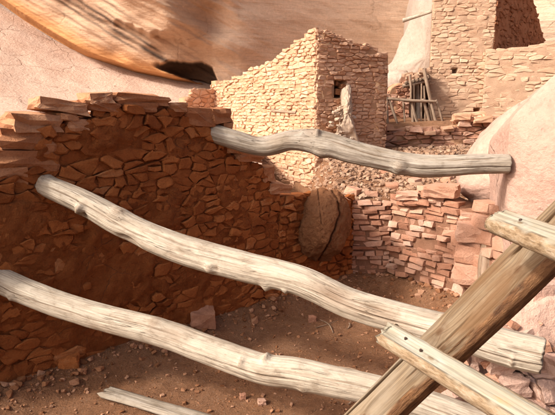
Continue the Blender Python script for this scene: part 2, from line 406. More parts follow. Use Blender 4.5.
def clip_poly(poly, px_, py_, nx, ny):
    out = []; n = len(poly)
    for i in range(n):
        a, b = poly[i], poly[(i + 1) % n]
        da = (a[0] - px_) * nx + (a[1] - py_) * ny; db = (b[0] - px_) * nx + (b[1] - py_) * ny
        if da <= 0: out.append(a)
        if da * db < 0:
            f = da / (da - db); out.append((a[0] + (b[0] - a[0]) * f, a[1] + (b[1] - a[1]) * f))
    return out
def fitted(w_, mat, rowh, width, gap=.006, proud=.02, pj=.008, relief=.014, jit=.25, drop=.12, openings=(), bulge=None, depth=.06, t0=0., t1=None, wav=.03, rough=.006):
    '''closely fitted irregular stones: each one a small faceted block that fills its own cell of the wall face'''
    t1 = w_.L if t1 is None else t1; k = rowh / width; pts = []
    zb = min(w_.bot(w_.L * i / 30) for i in range(31)); zt = max(w_.top(w_.L * i / 60) for i in range(61)); z = zb; r = 0
    while z < zt + rowh:
        h = rowh * rnd(.8, 1.2); t = t0 - width * rnd(.2, 1.2)
        while t < t1 + width:
            if random.random() > drop:
                pts.append(((t + random.gauss(0, jit * width * .5)) * k, z + random.gauss(0, jit * rowh * .5) + wav * fbm(Vector((t, z, w_.p0.x)), 3)))
            t += width * rnd(.7, 1.3)
        z += h
    A = np.array(pts); out = []
    for i, (x, y) in enumerate(pts):
        tt = x / k
        if tt < t0 - width or tt > t1 + width: continue
        m = 2.2 * rowh; poly = [(x - m, y - m), (x + m, y - m), (x + m, y + m), (x - m, y + m)]
        dd = (A[:, 0] - x) ** 2 + (A[:, 1] - y) ** 2
        for j in np.argsort(dd)[1:24]:
            if dd[j] > (4.4 * rowh) ** 2: break
            qx, qy = A[j]; poly = clip_poly(poly, (x + qx) / 2, (y + qy) / 2, qx - x, qy - y)
            if len(poly) < 3: break
        if len(poly) < 3: continue
        poly = [(a / k, b) for a, b in poly]
        e0, e1 = t0 - rnd(0, .02), t1 + rnd(0, .02)
        poly = clip_poly(clip_poly(poly, e0, 0, -1, 0), e1, 0, 1, 0)
        if len(poly) < 3: continue
        c = (sum(p[0] for p in poly) / len(poly), sum(p[1] for p in poly) / len(poly)); tc = min(max(c[0], 0), w_.L)
        if c[1] + rowh * .25 > w_.top(tc) or c[1] < w_.bot(tc): continue
        if any(a - .02 < c[0] < b + .02 and cc_ - .02 < c[1] < e + .02 for (a, b, cc_, e, dep) in openings): continue
        for (a, b, cc_, e, dep) in openings:          # keep the opening's edges clear
            if a - .25 < c[0] < b + .25 and cc_ - .2 < c[1] < e + .2:
                if c[0] < a and cc_ < c[1] < e: poly = clip_poly(poly, a, 0, 1, 0)
                elif c[0] > b and cc_ < c[1] < e: poly = clip_poly(poly, b, 0, -1, 0)
                elif c[1] > e: poly = clip_poly(poly, 0, e, 0, -1)
                elif c[1] < cc_: poly = clip_poly(poly, 0, cc_, 0, 1)
        if len(poly) < 3: continue
        ex_, ez_ = max(p[0] for p in poly) - min(p[0] for p in poly), max(p[1] for p in poly) - min(p[1] for p in poly)
        if ex_ < .045 or ez_ < .022 or ez_ > 2.6 * rowh or max(p[1] for p in poly) > w_.top(tc) + rowh: continue
        # drop tiny edges, add ragged midpoints
        P2 = []
        for a, b in zip(poly, poly[1:] + poly[:1]):
            L = math.hypot(b[0] - a[0], b[1] - a[1])
            if L < .012: continue
            P2.append(a)
            if L > .05: P2.append(((a[0] + b[0]) / 2 + random.gauss(0, rough), (a[1] + b[1]) / 2 + random.gauss(0, rough)))
        if len(P2) < 4: continue
        g = gap * rnd(.6, 1.5); R1 = []
        for a in P2:
            vx, vy = a[0] - c[0], a[1] - c[1]; L = math.hypot(vx, vy); f = max(.4, 1 - g * 1.3 / L); R1.append((c[0] + vx * f + random.gauss(0, rough * .5), c[1] + vy * f + random.gauss(0, rough * .5)))
        pr = proud + random.gauss(0, pj) + (bulge(c[0], c[1]) if bulge else 0); tx, tz = random.gauss(0, .10), random.gauss(0, .12)
        n = len(R1); V = []
        ins = rnd(.72, .86); bev = relief * rnd(.6, 1.5)
        for a, b in R1: V.append((c[0] + (a - c[0]) * .92, c[1] + (b - c[1]) * .92, pr - depth))
        for a, b in R1: V.append((a, b, pr - bev + tx * (a - c[0]) + tz * (b - c[1])))
        for a, b in R1:
            f = ins + random.gauss(0, .05); a2, b2 = c[0] + (a - c[0]) * f, c[1] + (b - c[1]) * f
            V.append((a2, b2, pr + tx * (a2 - c[0]) + tz * (b2 - c[1]) + random.gauss(0, relief * .25)))
        V.append((c[0], c[1], pr + random.gauss(0, relief * .3)))
        W = np.array([w_.at(a, b) + w_.n * d for a, b, d in V]); Fc = []
        fl = w_.d.cross(Vector((0, 0, 1))).dot(w_.n) < 0
        for q in range(2):
            for j in range(n): Fc.append((q * n + j, q * n + (j + 1) % n, (q + 1) * n + (j + 1) % n, (q + 1) * n + j))
        for j in range(n): Fc.append((2 * n + j, 2 * n + (j + 1) % n, 3 * n))
        if fl: Fc = [f[::-1] for f in Fc]
        cw = w_.at(*c); px_, py_, dz = proj(cw)
        ar = (max(p[0] for p in R1) - min(p[0] for p in R1)) * (max(p[1] for p in R1) - min(p[1] for p in R1)) * (F / max(dz, .1)) ** 2 * abs(w_.n.dot((CAM - cw).normalized()))
        if not (-10 < px_ < 565 and -10 < py_ < 425): ar = 0
        out.append((W, Fc, mat, ar))
    return out
def place_fitted(parent, lst, limit=300, rest='small_stones'):
    lst = sorted(lst, key=lambda t: -t[3]); off = {}
    for n, (W, Fc, mat, ar) in enumerate(lst):
        if n < limit and ar > 0:
            c = W.mean(0); o = mesh_obj('stone', (W - c).tolist(), Fc, M[mat]); adopt(o, parent); o.matrix_basis = Matrix.Translation(c)
        else:
            g = off.setdefault(mat, [[], []]); b = sum(len(q) for q in g[0]); g[0].append(W); g[1] += [tuple(i + b for i in f) for f in Fc]
    for mat, (vs, fs) in off.items():
        o = mesh_obj(rest, np.concatenate(vs).tolist(), fs, M[mat]); adopt(o, parent); o['kind'] = 'stuff'
def outline_boulder(name, pts, Y, front, mat, back=None, amp=.05, freq=1.2, rings=26, seg=120, tilt=0, parent=None, power=.6, fine=.012, flat=1.0, cut=None):
    """a rock with the picture's outline at depth Y, bulging towards and away from the viewer"""
    Q = [P(x, y, Y) for x, y in pts]; n = len(Q)
    ring = []
    for i in range(seg):
        u = i / seg * n; a = int(u); f = u - a
        p0, p1, p2, p3 = Q[(a - 1) % n], Q[a % n], Q[(a + 1) % n], Q[(a + 2) % n]
        cr = .5 * ((2 * p1) + (p2 - p0) * f + (2 * p0 - 5 * p1 + 4 * p2 - p3) * f * f + (3 * p1 - p0 - 3 * p2 + p3) * f ** 3)
        ring.append(p1.lerp(p2, f).lerp(cr, .6))
    c = sum(ring, Vector()) / seg; back = back or front; V = []; Fc = []
    levels = [(1 - (k / rings), -1) for k in range(rings)] + [(1, 1)] + [(1 - k / rings, 1) for k in range(1, rings)]
    seq = [(k / rings, 1) for k in range(1, rings)] + [(1, 0)] + [(1 - k / rings, -1) for k in range(1, rings)]
    def pt(r, side, v):
        d = (1 - r ** (1 / power)) ** flat if r < 1 else 0
        q = c + (v - c) * r
        q = q + Vector((0, -1, 0)) * (front * d if side > 0 else -back * d) + Vector((0, tilt * (q.z - c.z), 0))
        dn = fbm(q * freq, 6) * amp + fine * fbm(q * freq * 7, 4)
        dirv = (q - c); dirv = dirv.normalized() if dirv.length > 1e-4 else Vector((0, -1, 0))
        q = q + dirv * dn
        if cut: q = cut(q)
        return q
    V.append(pt(0, 1, c))
    for r, sd in seq:
        for v in ring: V.append(pt(r, sd, v))
    V.append(pt(0, -1, c)); m = len(seq)
    for i in range(seg): Fc.append((0, 1 + i, 1 + (i + 1) % seg))
    for k in range(m - 1):
        for i in range(seg):
            a, b = 1 + k * seg + i, 1 + k * seg + (i + 1) % seg
            Fc.append((a, a + seg, b + seg, b))
    e = len(V) - 1
    for i in range(seg): Fc.append((e, 1 + (m - 1) * seg + (i + 1) % seg, 1 + (m - 1) * seg + i))
    o = mesh_obj(name, V, Fc, M[mat], None, True)
    bm = bmesh.new(); bm.from_mesh(o.data); bmesh.ops.recalc_face_normals(bm, faces=bm.faces); bm.to_mesh(o.data); bm.free()
    if parent: adopt(o, parent)
    return o

# ------------------------------------------------------------------ the ground
KW0, KW1 = (-2.55, 3.44), (.02, 5.88)             # tall left wall of the sunken room
B0, B1, B2, B3 = (.02, 5.88), (.95, 6.75), (1.42, 6.72), (2.02, 5.95)
KIVA = [KW0, KW1, B1, B2, B3, (2.35, 4.9), (2.0, 3.4), (1.7, 2.0), (1.2, 1.0), (.2, .75), (-1.6, .9), (-2.6, 1.8)]
def in_dist(x, y):
    ins = False; dmin = 1e9; n = len(KIVA)
    for i in range(n):
        x0, y0 = KIVA[i]; x1, y1 = KIVA[(i + 1) % n]
        if (y0 > y) != (y1 > y) and x < (x1 - x0) * (y - y0) / (y1 - y0) + x0: ins = not ins
        ex, ey = x1 - x0, y1 - y0; t = min(1, max(0, ((x - x0) * ex + (y - y0) * ey) / (ex * ex + ey * ey)))
        dmin = min(dmin, math.hypot(x - x0 - ex * t, y - y0 - ey * t))
    return -dmin if ins else dmin
HC = (.69, 10.0); HL = (-1.66, 14.0); HR = (2.13, 10.84)     # house: corner, left end, right end
def ground_z(x, y):
    d = in_dist(x, y) if (-4 < x < 4 and -1 < y < 9) else 5
    # side of the house's left face line
    nx, ny = -.862, -.506
    left = (x - HC[0]) * nx + (y - HC[1]) * ny
    out = 1.02
    out = interp([(6, 1.0), (7, 1.08), (9.2, 1.3), (11.7, 1.5), (12.2, 1.96), (13, 2.0), (16, 2.3), (22, 2.6)], y)
    low = interp([(5, .45), (9, .2), (11, .35), (13, 1.2), (16, 2.0), (20, 3)], y)
    sd = smooth(-.25, .25, left)
    if x > .25 and y < 9.9: sd *= 1 - smooth(.35, .9, x)
    b = out * (1 - sd) + low * sd
    if y < 5: b = .6 * smooth(5, 3, y) + b * (1 - smooth(5, 3, y))
    if d < 0:
        z = .03 * fbm(Vector((x * 1.3, y * 1.3, 0)), 5) + .02 * fbm(Vector((x * 6, y * 6, 3)), 4)
        z += .16 * smooth(.35, 0, -d) * (1 if y > 2.5 else 0) + .10 * smooth(4.6, 3.2, y) * smooth(.2, -1.2, x) * 0
        return z
    t = smooth(.05, .34, d)
    return .16 * (1 - t) + t * (b + .05 * fbm(Vector((x * .9, y * .9, 0)), 6) + .03 * fbm(Vector((x * 5, y * 5, 0)), 4))
def axis(a, b, step, far, n):
    core = list(np.arange(a, b, step)); g = [far * (i / n) ** 2 for i in range(1, n + 1)]
    return [a - q for q in reversed(g)] + core + [b + q for q in g]
gx = axis(-5, 6, .07, 60, 24); gy = axis(.2, 15, .07, 60, 24)
V = [(x, y, ground_z(x, y)) for y in gy for x in gx]; nx_ = len(gx)
Fc = [(j * nx_ + i, j * nx_ + i + 1, (j + 1) * nx_ + i + 1, (j + 1) * nx_ + i) for j in range(len(gy) - 1) for i in range(nx_ - 1)]
g = mesh_obj('ground', V, Fc, M['soil'], None, True); g['kind'] = 'structure'

# ------------------------------------------------------------------ cliff: overhang and back of the alcove
CREASE = [(-400, -250), (-150, -95), (-40, -24), (0, 3), (25, 21), (54, 39), (87, 58), (137, 75), (178, 83), (203, 87), (212, 92), (240, 150), (900, 150)]
YB = [(-400, 22.5), (0, 18.8), (120, 17.1), (190, 16.6), (235, 16.9), (300, 18.2), (430, 19.5), (560, 18), (900, 15)]
def edge_d(px, py):
    return interp(CREASE, px) - py
def seg_d(px, py, a, b):
    ex, ey = b[0] - a[0], b[1] - a[1]; L = math.hypot(ex, ey)
    return ((px - a[0]) * ey - (py - a[1]) * ex) / L, ((px - a[0]) * ex + (py - a[1]) * ey) / L
def build_cliff():
    us = np.concatenate([np.linspace(-400, -40, 40), np.linspace(-35, 470, 330), np.linspace(475, 900, 50)])
    nv = 230; V = []; C = []
    for u in us:
        pb = interp(CREASE, u); yb = sum(interp(YB, u + q) for q in (-40, -25, -10, 10, 25, 40)) / 6
        top = -330
        for j in range(nv + 1):
            m1 = min(-35, pb - 60); py = pb + (m1 - pb) * j / 195 if j <= 195 else m1 + (m1 - 320 - m1) * ((j - 195) / 35) ** 1.3
            d = pb - py
            lean = interp([(-400, .014), (150, .013), (240, .007), (430, .006), (900, .010)], u)
            Y = yb - lean * min(d, 130)
            n1 = fbm(Vector((u * .010, py * .016, 1)), 3); n2 = fbm(Vector((u * .004 + py * .008, py * .04 - u * .024, 5)), 4)
            q = 1 - .78 * smooth(215, 275, u)
            Y += .32 * n1 * q + .26 * n2 * q
            # rounded lip along the lower edge
            if u < 225: Y += .5 * math.exp(-(d / 6.0) ** 2) * 0 + 1.1 * smooth(7, 0, d)
            # hollow above the lip's end
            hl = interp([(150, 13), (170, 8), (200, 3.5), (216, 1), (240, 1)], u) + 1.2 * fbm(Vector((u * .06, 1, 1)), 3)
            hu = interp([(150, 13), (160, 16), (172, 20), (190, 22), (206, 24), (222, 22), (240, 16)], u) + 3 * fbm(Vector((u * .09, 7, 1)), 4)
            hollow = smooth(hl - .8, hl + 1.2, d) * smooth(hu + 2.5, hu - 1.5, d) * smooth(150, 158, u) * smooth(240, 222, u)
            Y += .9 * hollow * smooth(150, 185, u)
            # cracked bulge that breaks off along a step
            st = py - (30 + .25 * (u - 150) + 6 * fbm(Vector((u * .05, 0, 9)), 3))
            if 80 < u < 270: Y -= .5 * smooth(6, -2, st) * smooth(80, 130, u) * smooth(225, 165, u)
            p = P(u, py, Y); V.append(p)
            # ---- rock colours: orange lip, pale bulge, varnish streaks, tan back wall; plus shade painted in the hollow
            nn = fbm(Vector((u * .02, py * .03, 2)), 5)
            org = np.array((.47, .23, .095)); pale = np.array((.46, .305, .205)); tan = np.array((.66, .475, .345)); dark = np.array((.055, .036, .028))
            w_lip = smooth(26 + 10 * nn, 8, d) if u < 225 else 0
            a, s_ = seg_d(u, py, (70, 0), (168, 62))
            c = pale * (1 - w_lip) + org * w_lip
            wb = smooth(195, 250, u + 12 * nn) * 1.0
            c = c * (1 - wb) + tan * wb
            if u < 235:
                wv = 1.6 * fbm(Vector((s_ * .03, 3, 1)), 3); varn_shade = 0
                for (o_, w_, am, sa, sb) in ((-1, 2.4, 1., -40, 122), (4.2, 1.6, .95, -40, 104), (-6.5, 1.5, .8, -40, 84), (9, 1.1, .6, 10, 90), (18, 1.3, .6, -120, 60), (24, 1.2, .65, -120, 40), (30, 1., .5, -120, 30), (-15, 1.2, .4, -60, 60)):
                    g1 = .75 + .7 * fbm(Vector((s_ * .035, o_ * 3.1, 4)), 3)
                    varn_shade = max(varn_shade, am * max(0, min(1, g1 * 1.15)) * math.exp(-((a - o_ - wv) / w_) ** 2) * smooth(sa, sa + 20, s_) * smooth(sb + 15, sb - 15, s_))
                hollow_shade = hollow  # the recess's shade, painted dark into the rock colour
                varn_shade = max(varn_shade, .9 * hollow_shade)
                c = c * (1 - varn_shade) + dark * varn_shade
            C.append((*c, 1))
    n = nv + 1
    Fc = [(i * n + j, (i + 1) * n + j, (i + 1) * n + j + 1, i * n + j + 1) for i in range(len(us) - 1) for j in range(nv)]
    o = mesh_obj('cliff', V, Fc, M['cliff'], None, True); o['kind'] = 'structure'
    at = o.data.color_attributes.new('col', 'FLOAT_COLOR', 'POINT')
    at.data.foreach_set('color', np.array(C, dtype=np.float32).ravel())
build_cliff()
def build_slope():
    us = np.linspace(-420, 262, 150); nv = 70; V = []
    for u in us:
        pt = interp(CREASE[:10] + [(262, 95)], u) - 14; yt = interp(YB, u) + 1.9
        for j in range(nv + 1):
            f = j / nv; py = 165 + (pt - 165) * f; Y = 9.2 + (yt - 9.2) * f ** .8
            n1 = fbm(Vector((u * .012 + py * .01, py * .02 - u * .008, 21)), 6)
            Y += (.14 * n1 + .07 * fbm(Vector((u * .03, py * .14 - u * .05, 3)), 4)) * min(1, f * 3)
            V.append(P(u, py, Y))
    n = nv + 1
    Fc = [(i * n + j, (i + 1) * n + j, (i + 1) * n + j + 1, i * n + j + 1) for i in range(len(us) - 1) for j in range(nv)]
    o = mesh_obj('rock_slope', V, Fc, M['slope'], None, True); o['kind'] = 'structure'
build_slope()
tag(outline_boulder('rock_buttress', [(383, 72), (392, 60), (402, 40), (411, 18), (418, -30), (470, -60), (480, 80), (450, 150), (395, 150), (380, 110)], 17, .9, 'palerock', back=2.2, amp=.10, power=.45, seg=90, rings=18),
    'pale grey bleached rock buttress sweeping up between the house and the tower', 'rock')

# ------------------------------------------------------------------ tall shaded wall of the sunken room
wl = Wall(KW0, KW1, None, lambda t: -.05, .42, face=(.69, -.72, 0))
WT = wl.prof([(-120, 205), (-60, 190), (0, 168), (34, 138), (64, 120), (110, 106), (170, 106), (184, 112), (218, 118), (227, 130), (232, 150), (262, 160), (271, 178), (288, 192)])
wl.top = lambda t: interp(WT, t)
kw = thing('ruined_wall', 'tall shaded red mud and rubble wall holding the left ends of the beams', 'wall', (*wl.at(wl.L / 2, 0)[:2], 0))
wb = lambda t, z: .05 * fbm(Vector((t * .9, z * .9, 0)), 3)
def plaster(t, z):
    m = smooth(-.05, .3, fbm(Vector((t * 1.9, z * 2.1, 4)), 5))
    q = math.hypot((t - wl.px(92)[0]) / .5, (z - .8) / .42) + .6 * fbm(Vector((t * 3, z * 3, 1)), 4)
    q2 = math.hypot((t - wl.px(15)[0]) / .4, (z - 1.1) / .4) + .6 * fbm(Vector((t * 3, z * 3, 8)), 4)
    return max(.62 * m, smooth(1.1, .75, q), .8 * smooth(1.1, .7, q2))
wl.core('mud_plaster', 'redmud', kw, .02, .03, .05, freq=3.2, bulge=lambda t, z: wb(t, z) + .034 * plaster(t, z) - .005)
place_fitted(kw, fitted(wl, 'red', .07, .14, .003, .011, .009, .010, .45, .24, bulge=wb, wav=.07, rough=.009))
st = []
for (x0, y0, x1, y1, dp, rot) in [(112, 92, 169, 105, .40, 1), (88, 92, 114, 103, .34, -3), (36, 100, 92, 113, .40, 9), (80, 101, 122, 111, .34, 5), (10, 112, 66, 131, .44, 2),
                         (-4, 130, 58, 151, .44, 5), (-22, 150, 62, 171, .46, 4), (-50, 168, 30, 192, .46, 3), (183, 108, 219, 127, .42, 3), (168, 103, 188, 113, .36, 0), (211, 108, 232, 123, .34, -4),
                         (58, 112, 78, 121, .25, 0), (66, 118, 90, 132, .3, 6), (222, 122, 233, 140, .3, 0), (120, 103, 160, 113, .36, 0), (236, 150, 262, 162, .36, 6), (262, 166, 274, 181, .3, 0), (268, 182, 290, 194, .36, 3), (226, 138, 240, 153, .36, 3)]:
    t, y = wl.px((x0 + x1) / 2); d = y / math.cos(PITCH)
    a = P(x0, (y0 + y1) / 2, wl.px(x0)[1]); b = P(x1, (y0 + y1) / 2, wl.px(x1)[1])
    hz = abs(P(100, y0, y).z - P(100, y1, y).z); c = (a + b) / 2
    st.append((smat(c - wl.n * (dp / 2 - .05), wl.d, ((a.xy - b.xy).length * 1.02, dp, hz * 1.08), R(rot), R(rnd(-3, 3)), 0), 12 + random.randrange(8), 'cap'))
place_stones(kw, st)

# ------------------------------------------------------------------ back wall of the sunken room: curved, low, coursed slabs
bw = thing('curved_masonry_wall', 'low curved wall of flat pinkish stone slabs below the rubble slope', 'wall', (1.2, 6.6, 0))
st = []
def seg_wall(p0, p1, tops, mat, core, name_core, ch, ln, **k):
    w_ = Wall(p0, p1, None, lambda t: -.05, .34, face=(-.3, -1, 0)); pf = w_.prof(tops); w_.top = lambda t: interp(pf, t)
    w_.core(name_core, core, bw, .05, .02, .06, freq=4)
    return w_.stones(mat, ch, ln, **k)
w0 = Wall(B0, B1, None, lambda t: -.05, .34, face=(-.3, -1, 0)); pf0 = w0.prof([(288, 192), (320, 190), (345, 194), (365, 198)]); w0.top = lambda t: interp(pf0, t)
w0.core('mortar', 'redmud', bw, .03, .02, .06, freq=4)
place_fitted(bw, fitted(w0, 'red', .075, .17, .006, .02, .013, .018, .35, .1), 60)
st += seg_wall(B1, B2, [(340, 194), (370, 200), (395, 200)], 'pink', 'pinkmud', 'mortar', (.045, .085), (.14, .32), depth=.16, proud=.03, pj=.018, skip=.03, rot=3)
st += seg_wall(B2, B3, [(390, 200), (400, 192), (430, 186), (450, 196), (475, 205)], 'pink', 'pinkmud', 'mortar', (.045, .09), (.13, .32), depth=.18, proud=.035, pj=.02, skip=.03, rot=3.5)
st += seg_wall(B3, (2.36, 4.9), [(462, 204), (500, 200), (535, 190)], 'pink', 'pinkmud', 'mortar', (.09, .2), (.16, .34), depth=.2, proud=.04, pj=.02, skip=.03, rot=4)
for (x0, y0, x1, y1, Y, dp) in [(425, 184, 458, 197, 6.15, .3), (398, 190, 420, 200, 6.5, .3), (462, 212, 488, 222, 5.75, .25), (458, 220, 484, 243, 5.72, .25), (457, 243, 486, 264, 5.72, .25), (455, 262, 490, 285, 5.7, .25),
                               (430, 194, 446, 203, 6.2, .2), (405, 198, 428, 206, 6.45, .2)]:
    a, b = P(x0, y0, Y), P(x1, y1, Y)
    st.append((smat((a + b) / 2, (.9, -.45), (abs(b.x - a.x) * 1.1, dp, abs(a.z - b.z)), R(rnd(-4, 4)), R(rnd(-4, 4)), 0), 12 + random.randrange(8), 'pink'))
place_stones(bw, st, 240)
def crackcut(q):
    x, y, d = proj(q)
    if q.y > 6.25: return q
    cx = interp([(188, 330), (200, 338), (215, 339), (235, 333), (250, 325), (262, 318)], y) + 1.5 * fbm(Vector((y * .1, 0, 0)), 3)
    c2 = interp([(188, 318), (225, 322), (262, 340)], y)
    return q + Vector((0, .06 * math.exp(-((x - cx) / .8) ** 2) + .03 * smooth(-1, 1, x - cx) + .03 * math.exp(-((x - c2) / .7) ** 2) * smooth(235, 215, y), 0))
tag(outline_boulder('boulder', [(289, 232), (292, 212), (302, 196), (322, 187), (341, 195), (349, 214), (350, 236), (344, 254), (328, 263), (308, 260), (296, 250)], 6.22, .34, 'dkboulder', back=.3, amp=.06, freq=2.2, power=.5, fine=.014, cut=crackcut, seg=220, rings=60),
    'round brown cracked boulder built into the corner of the curved wall', 'boulder')

# ------------------------------------------------------------------ boulders on the right
tag(outline_boulder('boulder', [(505, 118), (487, 140), (471, 163), (459, 182), (459, 194), (470, 204), (490, 210), (520, 216), (560, 218), (600, 150), (560, 90), (525, 100)], 6.3, .55, 'boulder', back=1.2, amp=.07, power=.5, freq=1.0),
    'pale pink boulder resting on the right end of the curved wall', 'boulder')
tag(outline_boulder('boulder', [(557, 70), (530, 94), (511, 119), (508, 150), (508, 190), (509, 230), (511, 270), (516, 320), (530, 375), (600, 420), (720, 420), (800, 260), (760, 70), (640, 30)], 4.95, .55, 'boulder', back=1.6, amp=.06, power=.35, freq=.9, seg=160, rings=40),
    'huge smooth pale pink boulder at the right edge, touched by the top beam', 'boulder')

# rubble at the lower right, under the long beam's end
rp = thing('rubble_pile', 'pile of pinkish rocks and mud under the right end of the middle beam', 'rubble', (1.6, 3.1, 0))
outline_boulder('mud_bed', [(505, 330), (520, 310), (545, 300), (620, 310), (700, 420), (620, 560), (470, 560), (452, 470), (455, 400), (470, 365), (490, 345)], 3.15, .12, 'boulder', back=.6, amp=.05, freq=3, parent=rp, power=.4)
st = []
for (x, y, wx, wy, Y) in [(540, 300, 44, 46, 3.35), (520, 340, 34, 26, 3.12), (548, 345, 36, 34, 3.15), (498, 362, 30, 24, 3.05), (482, 352, 28, 26, 3.1), (466, 372, 26, 26, 3.06), (513, 385, 34, 22, 2.98),
                         (545, 385, 38, 30, 2.98), (535, 410, 46, 26, 2.94), (500, 405, 30, 22, 2.96), (478, 392, 26, 20, 3.0), (560, 318, 30, 28, 3.2), (505, 330, 22, 18, 3.2), (480, 420, 40, 24, 2.95), (455, 400, 24, 26, 3.05), (570, 430, 50, 40, 2.95),
                         (560, 365, 30, 24, 3.0), (527, 366, 20, 14, 3.02), (520, 440, 50, 30, 2.9), (500, 312, 22, 22, 3.4), (520, 290, 26, 30, 3.5)]:
    c = P(x, y, Y); sc = Y / F
    st.append((smat(c, (1, .1), (wx * sc, wx * sc * .8, wy * sc), R(rnd(-18, 18)), R(rnd(-12, 12)), R(rnd(-20, 20))), 12 + random.randrange(8), 'boulder'))
for _ in range(90):
    x, y = rnd(452, 575), rnd(318, 440); Y = 3.2 - (y - 300) * .002; sc = Y / F; wx = rnd(5, 14)
    st.append((smat(P(x, y, Y - .03), (1, 0), (wx * sc, wx * sc, wx * sc * .7), R(rnd(-30, 30)), R(rnd(-30, 30)), R(rnd(0, 90))), random.randrange(12), 'pink'))
place_stones(rp, st)

# ------------------------------------------------------------------ the pale house
hs = thing('stone_house', 'pale two-sided masonry house with sunlit left face and small dark window', 'house', (*HC, .6))
wa = Wall(HL, HC, None, lambda t: .4, .4, face=(-.86, -.5, 0))
pa = wa.prof([(213, 84), (225, 80), (238, 75), (255, 66), (272, 58), (290, 44), (306, 33), (316, 27)]); wa.top = lambda t: interp(pa, t) + .03 * fbm(Vector((t * 6, 0, 0)), 3)
wr = Wall(HC, HR, None, lambda t: .7, .4, face=(.5, -.86, 0))
pr_ = wr.prof([(314, 26), (326, 31), (340, 35), (352, 42), (372, 44), (378, 50), (386, 52)]); wr.top = lambda t: interp(pr_, t)
t0, y0 = wr.px(332.5); t1, y1 = wr.px(345.5)
WIN = (t0, t1, P(0, 97, y0).z, P(0, 80.5, y0).z, .37)
wa.core('mortar', 'housemud', hs, .06, .012, .07)
wr.core('mortar', 'housemud', hs, .035, .012, .07, openings=[WIN])
for a, b in ((HR, (HR[0] - 2.35, HR[1] + 4)), (HL, (HL[0] + 1.45, HL[1] + .84))):
    q = Wall(a, b, lambda t: 3.0, lambda t: .9, .3, face=(1, 1, 0)); q.core('rear_wall', 'housemud', hs, .3, .02)
place_fitted(hs, fitted(wa, 'house', .07, .20, .005, .022, .009, .014, .2, .06, wav=.02) + fitted(wr, 'house', .068, .19, .005, .022, .012, .016, .2, .06, openings=[WIN], wav=.03))
# broken stones inside the opening
for i, (x, y, s_) in enumerate([(337, 92, 6), (342, 87, 5), (336, 84, 4)]):
    c = P(x, y, y0 + .16); sc = y0 / F * s_
    o = bpy.data.objects.new('stone', proto_mesh(i, 'dkboulder')); COL.objects.link(o); adopt(o, hs); o.matrix_basis = smat(c, wr.d, (sc * 1.6, .2, sc), R(8), 0, 0)

